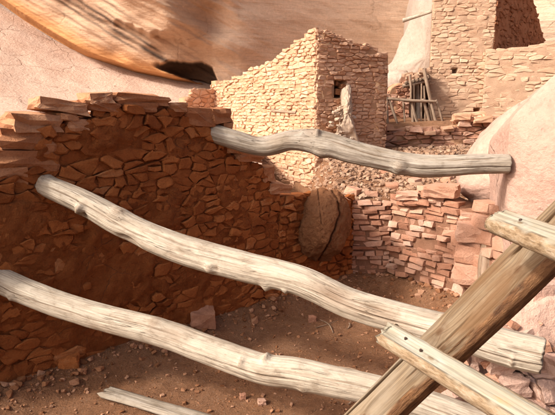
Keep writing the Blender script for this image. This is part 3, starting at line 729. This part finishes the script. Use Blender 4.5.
# ------------------------------------------------------------------ wood sweeps
def catmull(pts, n):
    Q = [np.array(p, float) for p in pts]; Q = [2 * Q[0] - Q[1]] + Q + [2 * Q[-1] - Q[-2]]; out = []
    m = len(pts) - 1
    for i in range(n + 1):
        u = min(i / n * m, m - 1e-6); a = int(u); f = u - a; p0, p1, p2, p3 = Q[a:a + 4]
        out.append(.5 * (2 * p1 + (p2 - p0) * f + (2 * p0 - 5 * p1 + 4 * p2 - p3) * f * f + (3 * p1 - p0 - 3 * p2 + p3) * f ** 3))
    return np.array(out)
def sweep(name, pts, mat, nl=140, nr=36, section=None, up=None, bumps=(), amp=.04, seed=0, parent=None, bark=None, knots=(), endjit=.01, kinkamp=0., grooves=(), splits=()):
    """pts: (x,y,z,radius). section(th,u)->radius factor. bumps: (u, angle_deg, height, width_u, width_deg)"""
    C = catmull(pts, nl); V = []; WC = []; KN = []; BK = []
    pos = C[:, :3]; T = np.gradient(pos, axis=0); T /= np.linalg.norm(T, axis=1)[:, None]
    s = np.concatenate([[0], np.cumsum(np.linalg.norm(np.diff(pos, axis=0), axis=1))])
    for i in range(nl + 1):
        u = i / nl; t = Vector(T[i]); U = Vector(up) if up else Vector((0, 0, 1)); U = (U - t * U.dot(t)).normalized(); W = t.cross(U)
        if not up and W.y > 0: W = -W
        kx = kinkamp * fbm(Vector((s[i] * 1.7, seed, 3)), 3); kz = kinkamp * fbm(Vector((s[i] * 1.7, seed, 13)), 3)
        for j in range(nr):
            th = 2 * math.pi * j / nr; r = C[i, 3]; deg = math.degrees(th)
            cx, sx = math.cos(th), math.sin(th)
            rr = r * (section(th, u) if section else 1)
            nv = Vector((cx * 1.6, sx * 1.6, s[i] * 1.1 + seed * 10))
            rr *= 1 + amp * fbm(nv, 4) * 1.6 + amp * .5 * fbm(Vector((cx * 5, sx * 5, s[i] * 1.6 + seed)), 3)
            kn = 0; ex = 0
            for (bu, ba, bh, bwu, bwd) in bumps:
                da = (deg - ba + 180) % 360 - 180; ds = (u - bu) * s[-1]
                gq = math.exp(-(ds / bwu) ** 2 - (da / bwd) ** 2)
                rr += bh * gq
                rim = math.exp(-((math.sqrt((ds / bwu) ** 2 + (da / bwd) ** 2) - .35) / .35) ** 2) if bh > 0 else gq
                kn = max(kn, .55 * rim if bh > 0 else gq)
            for (sa, sw_, sdp, u0, u1) in splits:
                if u0 < u < u1:
                    da = (deg - sa - 14 * fbm(Vector((s[i] * 1.3, sa, seed)), 3) + 180) % 360 - 180
                    q = math.exp(-(da / sw_) ** 2) * smooth(u0, u0 + .04, u) * smooth(u1, u1 - .04, u); rr -= sdp * q; kn = max(kn, .95 * q)
            a, b = rr * cx, rr * sx; ga = b
            for (ku, kb, kr, dep) in knots:          # knots on a sawn/split face: grain sweeps around them
                ds = (u - ku) * s[-1]; db = b - kb; q = math.sqrt((ds * .55) ** 2 + db ** 2)
                ga += (db / (q + 1e-4)) * kr * math.exp(-(q / (kr * 2)) ** 2) * .8
                if cx > 0: kn = max(kn, smooth(kr * .75, kr * .3, q) + .35 * math.exp(-((q - kr) / (kr * .25)) ** 2)); a += dep * math.exp(-(q / (kr * .9)) ** 2) * (1 if cx > .2 else 0)
            for (gb, gw, gd, u0, u1) in grooves:
                if cx > .15 and u0 < u < u1:
                    q = math.exp(-((b - gb - .004 * fbm(Vector((s[i] * 5, 0, seed)), 3)) / gw) ** 2) * smooth(u0, u0 + .02, u) * smooth(u1, u1 - .03, u)
                    a -= gd * q; kn = max(kn, q)
            e = endjit * fbm(Vector((cx * 2, sx * 2, seed + (0 if u < .5 else 9))), 3) if i in (0, nl) else 0
            V.append(Vector(pos[i]) + U * (a + kz) + W * (b + kx) + t * e)
            WC.append((ga, a, s[i] + seed * 3.1)); KN.append(min(1, kn)); BK.append(bark(th, u, s[i]) if bark else 0)
    Fc = []
    for i in range(nl):
        for j in range(nr):
            a, b = i * nr + j, i * nr + (j + 1) % nr; Fc.append((a, b, b + nr, a + nr))
    for i, sg in ((0, -1), (nl, 1)):
        base = len(V); cc = Vector(pos[i])
        for rf in (.97, .5):
            for j in range(nr):
                v = V[i * nr + j]; q = cc + (v - cc) * rf + Vector(T[i]) * sg * (.006 if rf > .9 else .010 * (1 + fbm(v * 30, 2)))
                V.append(q); WC.append((WC[i * nr + j][0] * rf, WC[i * nr + j][1] * rf, WC[i * nr + j][2] + 40 * (1 - rf))); KN.append(.15); BK.append(0)
        V.append(cc + Vector(T[i]) * sg * .008); WC.append((0, 0, s[i])); KN.append(.4); BK.append(0)
        prev = i * nr
        for q in range(2):
            for j in range(nr):
                Fc.append((prev + j, prev + (j + 1) % nr, base + q * nr + (j + 1) % nr, base + q * nr + j))
            prev = base + q * nr
        for j in range(nr): Fc.append((prev + j, prev + (j + 1) % nr, len(V) - 1))
    o = mesh_obj(name, V, Fc, M[mat], None, True)
    bm = bmesh.new(); bm.from_mesh(o.data); bmesh.ops.recalc_face_normals(bm, faces=bm.faces); bm.to_mesh(o.data); bm.free()
    me = o.data
    at = me.attributes.new('wc', 'FLOAT_VECTOR', 'POINT'); at.data.foreach_set('vector', np.array(WC, np.float32).ravel())
    for nm, arr in (('knot', KN), ('bark', BK)):
        at = me.attributes.new(nm, 'FLOAT', 'POINT'); at.data.foreach_set('value', np.array(arr, np.float32))
    if parent: adopt(o, parent)
    return o
def pix_path(rows):
    out = []
    for (x, y, Y, dpx) in rows:
        p = P(x, y, Y); dz = (p - CAM).dot(FWD); out.append((*p, dpx * .475 * dz / F))
    return out

# ------------------------------------------------------------------ the three roof beams
Yt = wl.px(218)[1]; Ym = wl.px(45)[1]; Yb = wl.px(0)[1]
tag(sweep('roof_beam', pix_path([(205, 128, Yt + .12, 20), (222, 136, Yt, 20), (262, 146, 5.3, 21), (292, 141, 5.22, 21), (325, 144, 5.16, 25), (350, 151, 5.12, 25), (385, 160, 5.07, 23), (424, 166, 5.02, 24), (470, 164, 4.96, 22), (508, 164, 4.92, 21)]),
    'loggrey', 200, 110, splits=[(70, 2.2, .014, .45, .75), (40, 2, .010, .1, .38), (100, 2, .012, .72, 1.1), (55, 1.8, .01, .8, .97)], bumps=[(.415, 40, .045, .022, 16), (.40, 20, .02, .12, 50), (.71, 120, .03, .05, 45), (.44, 150, .03, .09, 50), (.2, 10, -.02, .06, 30)], amp=.045, seed=1, kinkamp=.008),
    'topmost grey weathered beam with a kink, ending at the pale boulder', 'beam')
tag(sweep('roof_beam', pix_path([(36, 177, Ym + .1, 21), (48, 186, Ym, 23), (85, 203, 4.12, 26), (130, 228, 3.98, 29), (180, 249, 3.82, 31), (240, 266, 3.64, 32), (300, 281, 3.46, 31), (350, 303, 3.3, 32), (400, 318, 3.14, 33), (460, 334, 2.98, 35), (505, 347, 2.88, 38), (541, 356, 2.8, 38)]),
    'log', 260, 120, splits=[(75, 2.2, .014, .10, .34), (45, 1.8, .010, .3, .5), (85, 2.2, .016, .55, .8), (60, 2, .012, .62, .74), (100, 2, .014, .82, 1.1), (60, 2, .012, .9, 1.1)], bumps=[(.085, 50, .018, .02, 60), (.19, 100, .05, .025, 25), (.2, 120, -.03, .015, 16), (.285, 130, -.06, .06, 22), (.25, 20, .02, .05, 40), (.42, 110, .028, .02, 22), (.43, 100, -.012, .01, 10), (.50, 150, .03, .02, 20), (.53, 140, .02, .012, 16), (.93, 110, .012, .02, 22), (.61, 60, -.008, .15, 30), (.79, 20, .012, .02, 24)], amp=.04, seed=2, kinkamp=.006),
    'long pale middle beam slanting from the red wall down behind the ladder', 'beam')
tag(sweep('roof_beam', pix_path([(-75, 250, 4.0, 26), (-35, 264, 3.95, 26), (0, 280, 3.9, 27), (55, 303, 3.78, 27), (110, 319, 3.66, 28), (165, 334, 3.52, 29), (215, 353, 3.38, 30), (260, 369, 3.26, 32), (300, 374, 3.16, 33), (350, 384, 3.04, 31), (400, 397, 2.94, 31), (480, 424, 2.8, 32), (560, 450, 2.7, 32)]),
    'log', 240, 120, splits=[(80, 2, .012, .12, .36), (50, 1.8, .010, .3, .46), (90, 2, .013, .46, .68), (65, 1.8, .010, .7, .95)], bumps=[(.135, 110, .022, .02, 24), (.2, 110, .025, .02, 22), (.405, 25, .014, .05, 40), (.555, 60, .018, .02, 22), (.60, 15, .03, .03, 24), (.68, 130, .012, .03, 30)], amp=.035, seed=3, kinkamp=.006),
    'lowest pale bare beam crossing the dark floor at lower left', 'beam')

# ------------------------------------------------------------------ ladder
ra, rb = P(351, 438, 1.60), P(571, 223, 1.40)
# centre line of the rail, prolonged to the floor and up out of the picture
ax = (rb - ra).normalized()
foot = ra - ax * ((ra.z - .02) / ax.z); head = rb + ax * .5
lad = thing('ladder', 'nailed wooden ladder of split timber leaning across the lower right corner', 'ladder', (foot.x, foot.y, 0))
mid = (ra + rb) / 2; N0 = (CAM - mid); N0 = (N0 - ax * N0.dot(ax)).normalized(); W0 = ax.cross(N0)
if W0.x < 0: W0 = -W0
ang = R(24); RN = (math.cos(ang) * N0 - math.sin(ang) * W0).normalized(); RW = ax.cross(RN)
off = 8 * 1.5 / F
def rail_sec(hw, ht, e=3.2):
    def f(th, u):
        c, s = abs(math.cos(th)), abs(math.sin(th)); return 1 / ((c / ht) ** e + (s / hw) ** e) ** (1 / e)
    return f
Ltot = (head - foot).length
def ufrac(p): return (p - foot).dot(ax) / Ltot
wsgn = 1 if (ax.cross(RN)).dot(W0) > 0 else -1
def rail_bark(th, u, s):
    x = math.sin(th) * wsgn
    return smooth(.55, .8, x + .22 * fbm(Vector((s * 9, th * 3, 1)), 3)) if math.cos(th) < .75 else 0.
ku = lambda px, py: ufrac(P(px, py, 1.5))
rail = sweep('rail', [(*(foot + (head - foot) * f), 1.0) for f in (0, .2, .4, .6, .8, 1)], 'rail', 420, 170, section=rail_sec(.066, .046), up=RN, amp=.045, seed=4, bark=rail_bark, parent=lad,
      knots=[(ku(440, 330), -.02 * wsgn, .016, .004), (ku(458, 352), .022 * wsgn, .014, .005), (ku(528, 268), .012 * wsgn, .015, .004), (ku(352, 420), 0, .012, .003), (ku(545, 255), -.03*wsgn, .01, .002)],
      grooves=[(-.045 * wsgn, .004, .03, ku(300, 450), ku(412, 350)), (-.03 * wsgn, .003, .02, ku(505, 255), 1.2), (.01 * wsgn, .002, .006, ku(400, 385), ku(480, 300))])
# second rail, out of the picture to the right
rd = Vector((.36, -.93, -.02)).normalized()
f2 = foot + rd * .62; h2 = head + rd * .62
dz = f2.z - .02; f2 = f2 - ax * (dz / ax.z)
sweep('rail', [(*(f2 + (h2 - f2) * f), 1.0) for f in (0, .5, 1)], 'rail', 120, 40, section=rail_sec(.066, .046), up=RN, amp=.02, seed=5, bark=rail_bark, parent=lad)
def rung(a, b, r0, r1, seed, nails):
    a, b = Vector(a), Vector(b); axr = (b - a).normalized(); up = (CAM - a) * .55 + Vector((0, 0, 1.1)); up = (up - axr * up.dot(axr)).normalized(); ww = axr.cross(up)
    def bark(th, u, s):
        x = abs(math.sin(th)); return smooth(.55, .85, x + .35 * fbm(Vector((s * 14, math.sin(th) * 2, seed)), 3)) * (1 if math.cos(th) < .7 else 0)
    def sec(th, u):
        c, s = math.cos(th), math.sin(th)
        return 1 / ((abs(c) / (.62 if c > 0 else .75)) ** 2.8 + abs(s) ** 2.8) ** (1 / 2.8)
    L = (b - a).length
    o = sweep('rung', [(*(a + (b - a) * f), r0 + (r1 - r0) * f) for f in (0, .03, .35, .7, 1)], 'rung', 200, 56, section=sec, up=up, amp=.09, seed=seed, bark=bark, parent=lad, endjit=.02, knots=[(.5, .01, .008, .002)])
    for (f, side) in nails:
        c = a + (b - a) * f + ww * side + up * ((r0 + (r1 - r0) * f) * .62 + .001)
        bm = bmesh.new(); bmesh.ops.create_cone(bm, cap_ends=True, segments=14, radius1=.0045, radius2=.0034, depth=.005)
        bmesh.ops.transform(bm, matrix=Matrix.Translation(c) @ up.to_track_quat('Z', 'Y').to_matrix().to_4x4(), verts=bm.verts)
        nm = bpy.data.meshes.new('nail'); bm.to_mesh(nm); bm.free(); nm.materials.append(M['iron'])
        no = bpy.data.objects.new('nail', nm); COL.objects.link(no); no.parent = o; no.matrix_parent_inverse = Matrix.Translation(-Vector(lad.location)); 
        no.matrix_parent_inverse = Matrix.Identity(4)
    return o
rung(P(389, 335, 1.43), P(545, 430, 1.06), .037, .043, 6, [(.14, -.002), (.27, .006)])
rung(P(500, 221, 1.31), P(592, 256, .98), .035, .037, 7, [(.30, 0)])

# ------------------------------------------------------------------ plank and loose stones on the floor
a, b = P(108, 392, 1), P(205, 428, 1)
def on_floor(px, py, z=.03):
    d = ray(px, py); t = (z - CAM.z) / d.z; return CAM + d * t
a, b = on_floor(106, 392, .05), on_floor(215, 424, .05)
tag(sweep('plank', [(*a, 1), (*(a.lerp(b, .5)), 1), (*b, 1)], 'loggrey', 60, 28, section=rail_sec(.075, .02), up=(0, 0, 1), amp=.06, seed=8, endjit=.05), 'split grey plank lying on the dirt floor at lower left', 'plank')
for i in range(8):
    x, y, a_, l_ = rnd(-1.6, 1.2), rnd(3.6, 5.6), rnd(0, 3.14), rnd(.12, .4)
    if in_dist(x, y) > -.25: continue
    z_ = ground_z(x, y) + .012
    tag(sweep('twig', [(x, y, z_, .005), (x + l_ * .5 * math.cos(a_), y + l_ * .5 * math.sin(a_), z_ + .01, .006), (x + l_ * math.cos(a_ + .2), y + l_ * math.sin(a_ + .2), z_, .004)], 'stick', 10, 7, amp=.2, seed=100 + i),
        'thin dry twig lying on the dirt floor', 'twig', 'twigs on the floor')
def floor_stone(px, py, wpx, hpx, mat, label, rot=0):
    p = on_floor(px, py, .0); d = (p - CAM).dot(FWD); sc = d / F; z = ground_z(p.x, p.y)
    o = bpy.data.objects.new('stone', proto_mesh(12 + random.randrange(8), mat)); COL.objects.link(o)
    o.matrix_world = smat(Vector((p.x, p.y, z + hpx * sc * .35)), (1, .2), (wpx * sc, wpx * sc * .8, hpx * sc), R(rot), R(5), 0)
    return tag(o, label, 'stone')
floor_stone(203, 338, 26, 20, 'pink', 'pale angular stone at the wall foot, seen above the lowest beam')
floor_stone(70, 380, 22, 14, 'red', 'red stone lying at the foot of the shaded wall, lower left')
floor_stone(312, 322, 9, 6, 'pink', 'small stone on the floor just under the middle beam')
floor_stone(262, 404, 9, 6, 'pink', 'small pink stone on the dirt floor at bottom centre')
floor_stone(243, 398, 7, 7, 'pink', 'small upright stone on the floor left of bottom centre')
# pebbles and rubble: too many to count
def scatter(name, label, cat, n, region, size, mat, sq=.6):
    L = []
    while len(L) < n:
        x, y = rnd(*region[0]), rnd(*region[1])
        if not region[2](x, y): continue
        s_ = size[0] * (size[1] / size[0]) ** (random.random() ** 2.2); z = ground_z(x, y)
        L.append((smat(Vector((x, y, z + s_ * .12)), (math.cos(L.__len__()), math.sin(L.__len__())), (s_, s_ * rnd(.6, 1), s_ * rnd(.35, sq + .2)), R(rnd(-25, 25)), R(rnd(-25, 25)), 0), 20 + random.randrange(14)))
    o = join_stones(name, L, mat); o['label'] = label; o['category'] = cat; return o
scatter('pebbles', 'small pebbles and crumbs scattered over the dirt floor', 'pebbles', 4500, ((-2.4, 2.3), (2.2, 6.7), lambda x, y: in_dist(x, y) < -.03), (.005, .04), 'floorstone')
scatter('fallen_debris', 'red crumbs and chips fallen along the foot of the walls', 'debris', 1100, ((-2.6, 2.3), (2.4, 6.8), lambda x, y: -.30 < in_dist(x, y) < -.02 and random.random() < smooth(-.32, -.05, in_dist(x, y)) + .1), (.012, .08), 'floorstone')
rubble_reg = ((.1, 4.2), (6.2, 12.0), lambda x, y: in_dist(x, y) > .15 and ((x - HC[0]) * .5 + (y - HC[1]) * -.862 > .05 or (x - HC[0]) * -.862 + (y - HC[1]) * -.506 < -.05 and x > .6 and False or (y < 9.9 and x > .55)))
scatter('rubble', 'grey brown rubble covering the slope above the curved wall', 'rubble', 12000, rubble_reg, (.012, .10), 'grey')
spots = 0
while spots < 22:
    px, py = rnd(345, 460), rnd(168, 196)
    Y = 7 + (198 - py) / 30 * 2.4 + rnd(-.2, .2); p = P(px, py, Y)
    if in_dist(p.x, p.y) < .2: continue
    s_ = rnd(.12, .22); o = bpy.data.objects.new('stone', proto_mesh(random.randrange(20), random.choice(['pink', 'grey', 'pink']))); COL.objects.link(o)
    o.matrix_world = smat(Vector((p.x, p.y, ground_z(p.x, p.y) + s_ * .15)), (1, rnd(-1, 1)), (s_, s_ * .8, s_ * rnd(.35, .6)), R(rnd(-15, 15)), R(rnd(-15, 15)), 0)
    tag(o, 'larger loose stone lying on the rubble slope above the curved wall', 'stone', 'loose stones on the rubble slope'); spots += 1

# ------------------------------------------------------------------ terrace wall in front of the tower
tw = thing('terrace_wall', 'low broken retaining wall of loose slabs below the stick fence', 'wall', (3.2, 12, 1.3))
t_ = Wall((1.6, 11.5), (5.4, 11.6), None, lambda t: 1.25, .35, face=(0, -1, 0))
tp = t_.prof([(352, 132), (372, 126), (395, 131), (430, 131), (447, 127), (462, 118), (490, 116), (530, 112)]); t_.top = lambda t: interp(tp, t)
t_.core('mortar', 'housemud', tw, .06, .05, .08)
st = []
for _ in range(40):
    px = rnd(350, 500); t, y = t_.px(px); z = t_.top(min(t_.L, max(0, t))) + rnd(-.06, .04); s_ = rnd(.16, .4)
    st.append((smat(Vector((*t_.at(t, 0)[:2], z)) + Vector((0, rnd(-.2, .4), 0)), (1, rnd(-.3, .3)), (s_, s_ * .8, s_ * rnd(.25, .45)), R(rnd(-9, 9)), R(rnd(-9, 9)), 0), random.randrange(20), random.choice(['pink', 'house', 'house'])))
place_fitted(tw, fitted(t_, 'pink', .09, .26, .007, .07, .03, .02, .3, .1), 120)
place_stones(tw, st, 120)

# ------------------------------------------------------------------ tower and plastered wall
T0 = P(428, 111, 13.6); T1 = P(489, 111, 13.3); TS = P(545, 111, 16.6)
tr = thing('stone_tower', 'tall tan masonry tower running up out of the picture', 'tower', (T0.x, T0.y, 1.9))
tf = Wall(T0.xy, T1.xy, lambda t: 5.9, lambda t: 1.7, .4, face=(-.1, -1, 0))
ho = lambda w_, x0, x1, ya, yb_, d: (w_.px(x0)[0], w_.px(x1)[0], P(0, yb_, w_.px(x0)[1]).z, P(0, ya, w_.px(x0)[1]).z, d)
OP = [ho(tf, 450.3, 454.8, 68.5, 73.5, .25), ho(tf, 473.5, 479, 107.5, 115, .3)]
tf.core('mortar', 'towermud', tr, .04, .018, .05, openings=OP)
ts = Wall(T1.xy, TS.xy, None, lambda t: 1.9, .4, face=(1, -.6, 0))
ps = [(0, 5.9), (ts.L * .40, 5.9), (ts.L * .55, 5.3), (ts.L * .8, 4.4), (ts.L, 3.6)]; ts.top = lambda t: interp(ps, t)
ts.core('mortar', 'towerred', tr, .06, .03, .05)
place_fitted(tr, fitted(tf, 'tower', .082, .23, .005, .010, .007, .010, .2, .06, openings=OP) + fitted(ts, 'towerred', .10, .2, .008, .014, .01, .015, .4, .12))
tl = Wall((T0.x * 1.03, T0.y * 1.03), (T0.x * 1.19, T0.y * 1.19), lambda t: 5.8, lambda t: 1.8, .3, face=(-1, .25, 0)); tl.core('side_wall', 'towermud', tr, .1, .02)
L0 = P(482, 111, 13.15); L1 = P(640, 111, 12.0)
pw = thing('plastered_wall', 'low tan plastered wall running right from the tower behind the boulder', 'wall', (L0.x, L0.y, 1.9))
lw = Wall(L0.xy, L1.xy, None, lambda t: 1.7, .35, face=(-.1, -1, 0))
lp = lw.prof([(482, 49), (500, 48), (506, 46), (530, 45), (535, 42), (556, 39), (640, 30)]); lw.top = lambda t: interp(lp, t)
lw.core('plaster', 'towermud', pw, .05, .02, .03)
place_fitted(pw, fitted(lw, 'tower', .09, .26, .006, .005, .008, .009, .22, .1))

# ------------------------------------------------------------------ doorway, lintel poles and stick fence beside the tower
dw = thing('ruined_doorway', 'small dark ruined doorway with pole lintel beside the tower', 'doorway', (*P(410, 128, 13.2).xy, 1.95))
D0, D1 = P(386, 111, 13.0), P(409, 111, 13.1)
dp_ = Wall(D0.xy, D1.xy, None, lambda t: 1.7, .35, face=(-.2, -1, 0)); pp = dp_.prof([(386, 96), (391, 86), (398, 81), (405, 82), (409, 88)]); dp_.top = lambda t: interp(pp, t)
dp_.core('mortar', 'housemud', dw, .04, .03, .04); place_fitted(dw, fitted(dp_, 'pink', .10, .17, .007, .03, .02, .02, .4, .12)); st = []
Q0, Q1 = P(404, 111, 14.3), P(436, 111, 14.3)
dk = Wall(Q0.xy, Q1.xy, lambda t: P(0, 78, 14.3).z, lambda t: 1.8, .3, face=(0, -1, 0)); dk.core('rear_wall', 'pinkmud', dw, .06, .02)
R0, R1 = P(408.5, 111, 13.15), P(404, 111, 14.3)
sd = Wall(R0.xy, R1.xy, lambda t: P(0, 84, 13.6).z, lambda t: 1.8, .2, face=(1, 0, 0)); sd.core('side_wall', 'pinkmud', dw, .06, .02)
def pole(name, a, b, r, mat='stick', parent=None, seed=0, bend=.02):
    a, b = Vector(a), Vector(b); m = a.lerp(b, .5) + Vector((rnd(-bend, bend), 0, rnd(-bend, bend)))
    return sweep(name, [(*a, r * 1.1), (*a.lerp(m, .5), r), (*m, r), (*m.lerp(b, .5), r * .95), (*b, r * .85)], mat, 16, 8, amp=.12, seed=seed, parent=parent)
za = P(0, 82, 13.3).z; zb_ = P(0, 76, 13.3).z
x0_, x1_, xb0, xb1 = P(404, 0, 13.1).x, P(427.5, 0, 13.1).x, P(403, 0, 14.5).x, P(427, 0, 14.5).x
mesh_v = [(x0_, 13.08, za - .02), (x1_, 13.08, zb_ - .06), (xb1, 14.5, zb_ - .06), (xb0, 14.5, za - .02), (x0_, 13.08, za + .10), (x1_, 13.08, zb_ + .05), (xb1, 14.5, zb_ + .05), (xb0, 14.5, za + .10)]
adopt(mesh_obj('earth_roof', mesh_v, [(0, 1, 2, 3), (7, 6, 5, 4), (0, 4, 5, 1), (1, 5, 6, 2), (2, 6, 7, 3), (3, 7, 4, 0)], M['pinkmud']), dw)
# roof poles and dirt cap over the door
for i in range(6):
    pole('lintel_pole', P(403, 86 - i * .4, 12.9 + i * .22), P(430, 80 - i * .6, 12.95 + i * .22), .045, parent=dw, seed=20 + i)
for i in range(7): pole('cross_pole', P(406 + i * 3.6, 83 - i * .9, 12.85), P(407 + i * 3.5, 79 - i * .9, 14.2), .035, parent=dw, seed=30 + i)
st = []
for _ in range(40):
    px = rnd(405, 430); s_ = rnd(.08, .2); st.append((smat(P(px, 80 - (px - 405) * .32 - rnd(0, 4), rnd(13.0, 13.9)), (1, rnd(-1, 1)), (s_, s_ * .8, s_ * .5), R(rnd(-20, 20)), R(rnd(-20, 20)), 0), random.randrange(12), 'grey'))
place_stones(dw, st, 20, 'roof_stone', 'roof_rubble')
pole('post', P(418, 132, 13.35), P(417, 84, 13.35), .055, 'loggrey', dw, 44)
pole('post', P(411, 132, 13.2), P(410.5, 84, 13.2), .04, 'stick', dw, 45)
fc = thing('stick_fence', 'rickety fence of thin grey poles in front of the dark doorway', 'fence', (*P(410, 130, 12.3).xy, 1.9))
for i, (x0, y0, x1, y1, r) in enumerate([(387.5, 132, 386.5, 97, .036), (386, 98.5, 436, 101.5, .034), (389, 99, 400, 133, .03), (386, 129, 418, 124.5, .026), (424, 69, 438, 131, .038), (410, 98, 419, 128, .034),
                                    (423, 99, 431, 128, .034), (410, 75, 411, 100, .026), (436, 100, 443, 124, .026), (413, 131, 412, 100, .03), (434, 131, 429, 100, .026), (398, 132, 440, 130, .03), (415, 130, 414, 84, .022), (421, 129, 421.5, 84, .024), (425.5, 130, 424, 86, .022), (405, 131, 403, 99, .022)]):
    pole('pole', P(x0, y0, 12.35 + .012 * i), P(x1, y1, 12.35 + .012 * i), r, parent=fc, seed=60 + i)
# roof pole sticking out of the tower, thin lintel in the house wall
bp = pole('wooden_pole', P(403, 20.5, 14.0), P(431, 11.5, 13.75), .045, 'log', None, 80, 0); tag(bp, 'thin wooden pole sticking out of the tower wall near the top', 'pole')
q0, q1 = wa.px(272), wa.px(296)
pole('lintel', P(272, 110.5, q0[1] - .03), P(296, 112.5, q1[1] - .06), .03, 'stick', hs, 81, 0)
# whitish rubble spilled below the window
sp = thing('rubble_spill', 'streak of whitish rubble spilling from the house window down to the ground', 'rubble', (*P(345, 140, 10.2).xy, 1.2))
st = []
for _ in range(70):
    f = .35 + .65 * random.random(); py = 86 + 58 * f; cx = 344 - 1 * f; wd = 4 + 9 * f; px = cx + random.gauss(0, wd * .5)
    yw = wr.px(px)[1]; s_ = rnd(.035, .10)
    st.append((smat(P(px, py, yw - .05 - .25 * f * rnd(.5, 1)), wr.d, (s_, s_ * 1.1, s_ * rnd(.4, .7)), R(rnd(-25, 25)), R(rnd(-15, 15)), R(rnd(-30, 30))), 20 + random.randrange(14), 'white'))
place_stones(sp, st)
outline_boulder('packed_earth', [(347, 84), (341, 87), (340, 98), (339, 112), (336, 128), (330, 152), (361, 152), (355, 128), (353, 112), (352, 96), (351, 87)], wr.px(345)[1] - .03, .26, 'white', back=.1, amp=.05, freq=4, fine=.02, parent=sp, seg=110, rings=26, power=.5)

# stub of wall left of the house, far boulder by the doorway, upright post in the curved wall
sw = thing('wall_stub', 'short pale ruined wall stub left of the house, under the overhang', 'wall', (*P(198, 105, 13.5).xy, 1.9))
s0, s1 = P(186, 111, 13.2), P(216, 111, 13.8); q = Wall(s0.xy, s1.xy, None, lambda t: 1.5, .3, face=(-.5, -1, 0)); qp = q.prof([(186, 97), (192, 95), (195, 97), (196, 88), (205, 87), (213, 90)]); q.top = lambda t: interp(qp, t)
q.core('mortar', 'housemud', sw, .05, .02, .03); place_fitted(sw, fitted(q, 'house', .1, .2, .006, .02, .01, .016, .3, .1))
tag(outline_boulder('boulder', [(384, 74), (396, 70), (408, 70), (410, 84), (406, 96), (386, 98), (380, 88)], 14.8, .3, 'palerock', amp=.06, freq=2.5, seg=60, rings=12, power=.4), 'pale grey rock block behind the doorway, right of the house', 'boulder')
tag(sweep('wooden_post', pix_path([(485, 288, 5.5, 15), (486, 262, 5.52, 15), (489, 240, 5.54, 13), (490, 222, 5.56, 11)]), 'stick', 40, 16, up=(0, -1, 0), amp=.1, seed=90), 'short upright wooden post set in the right end of the curved wall', 'post')
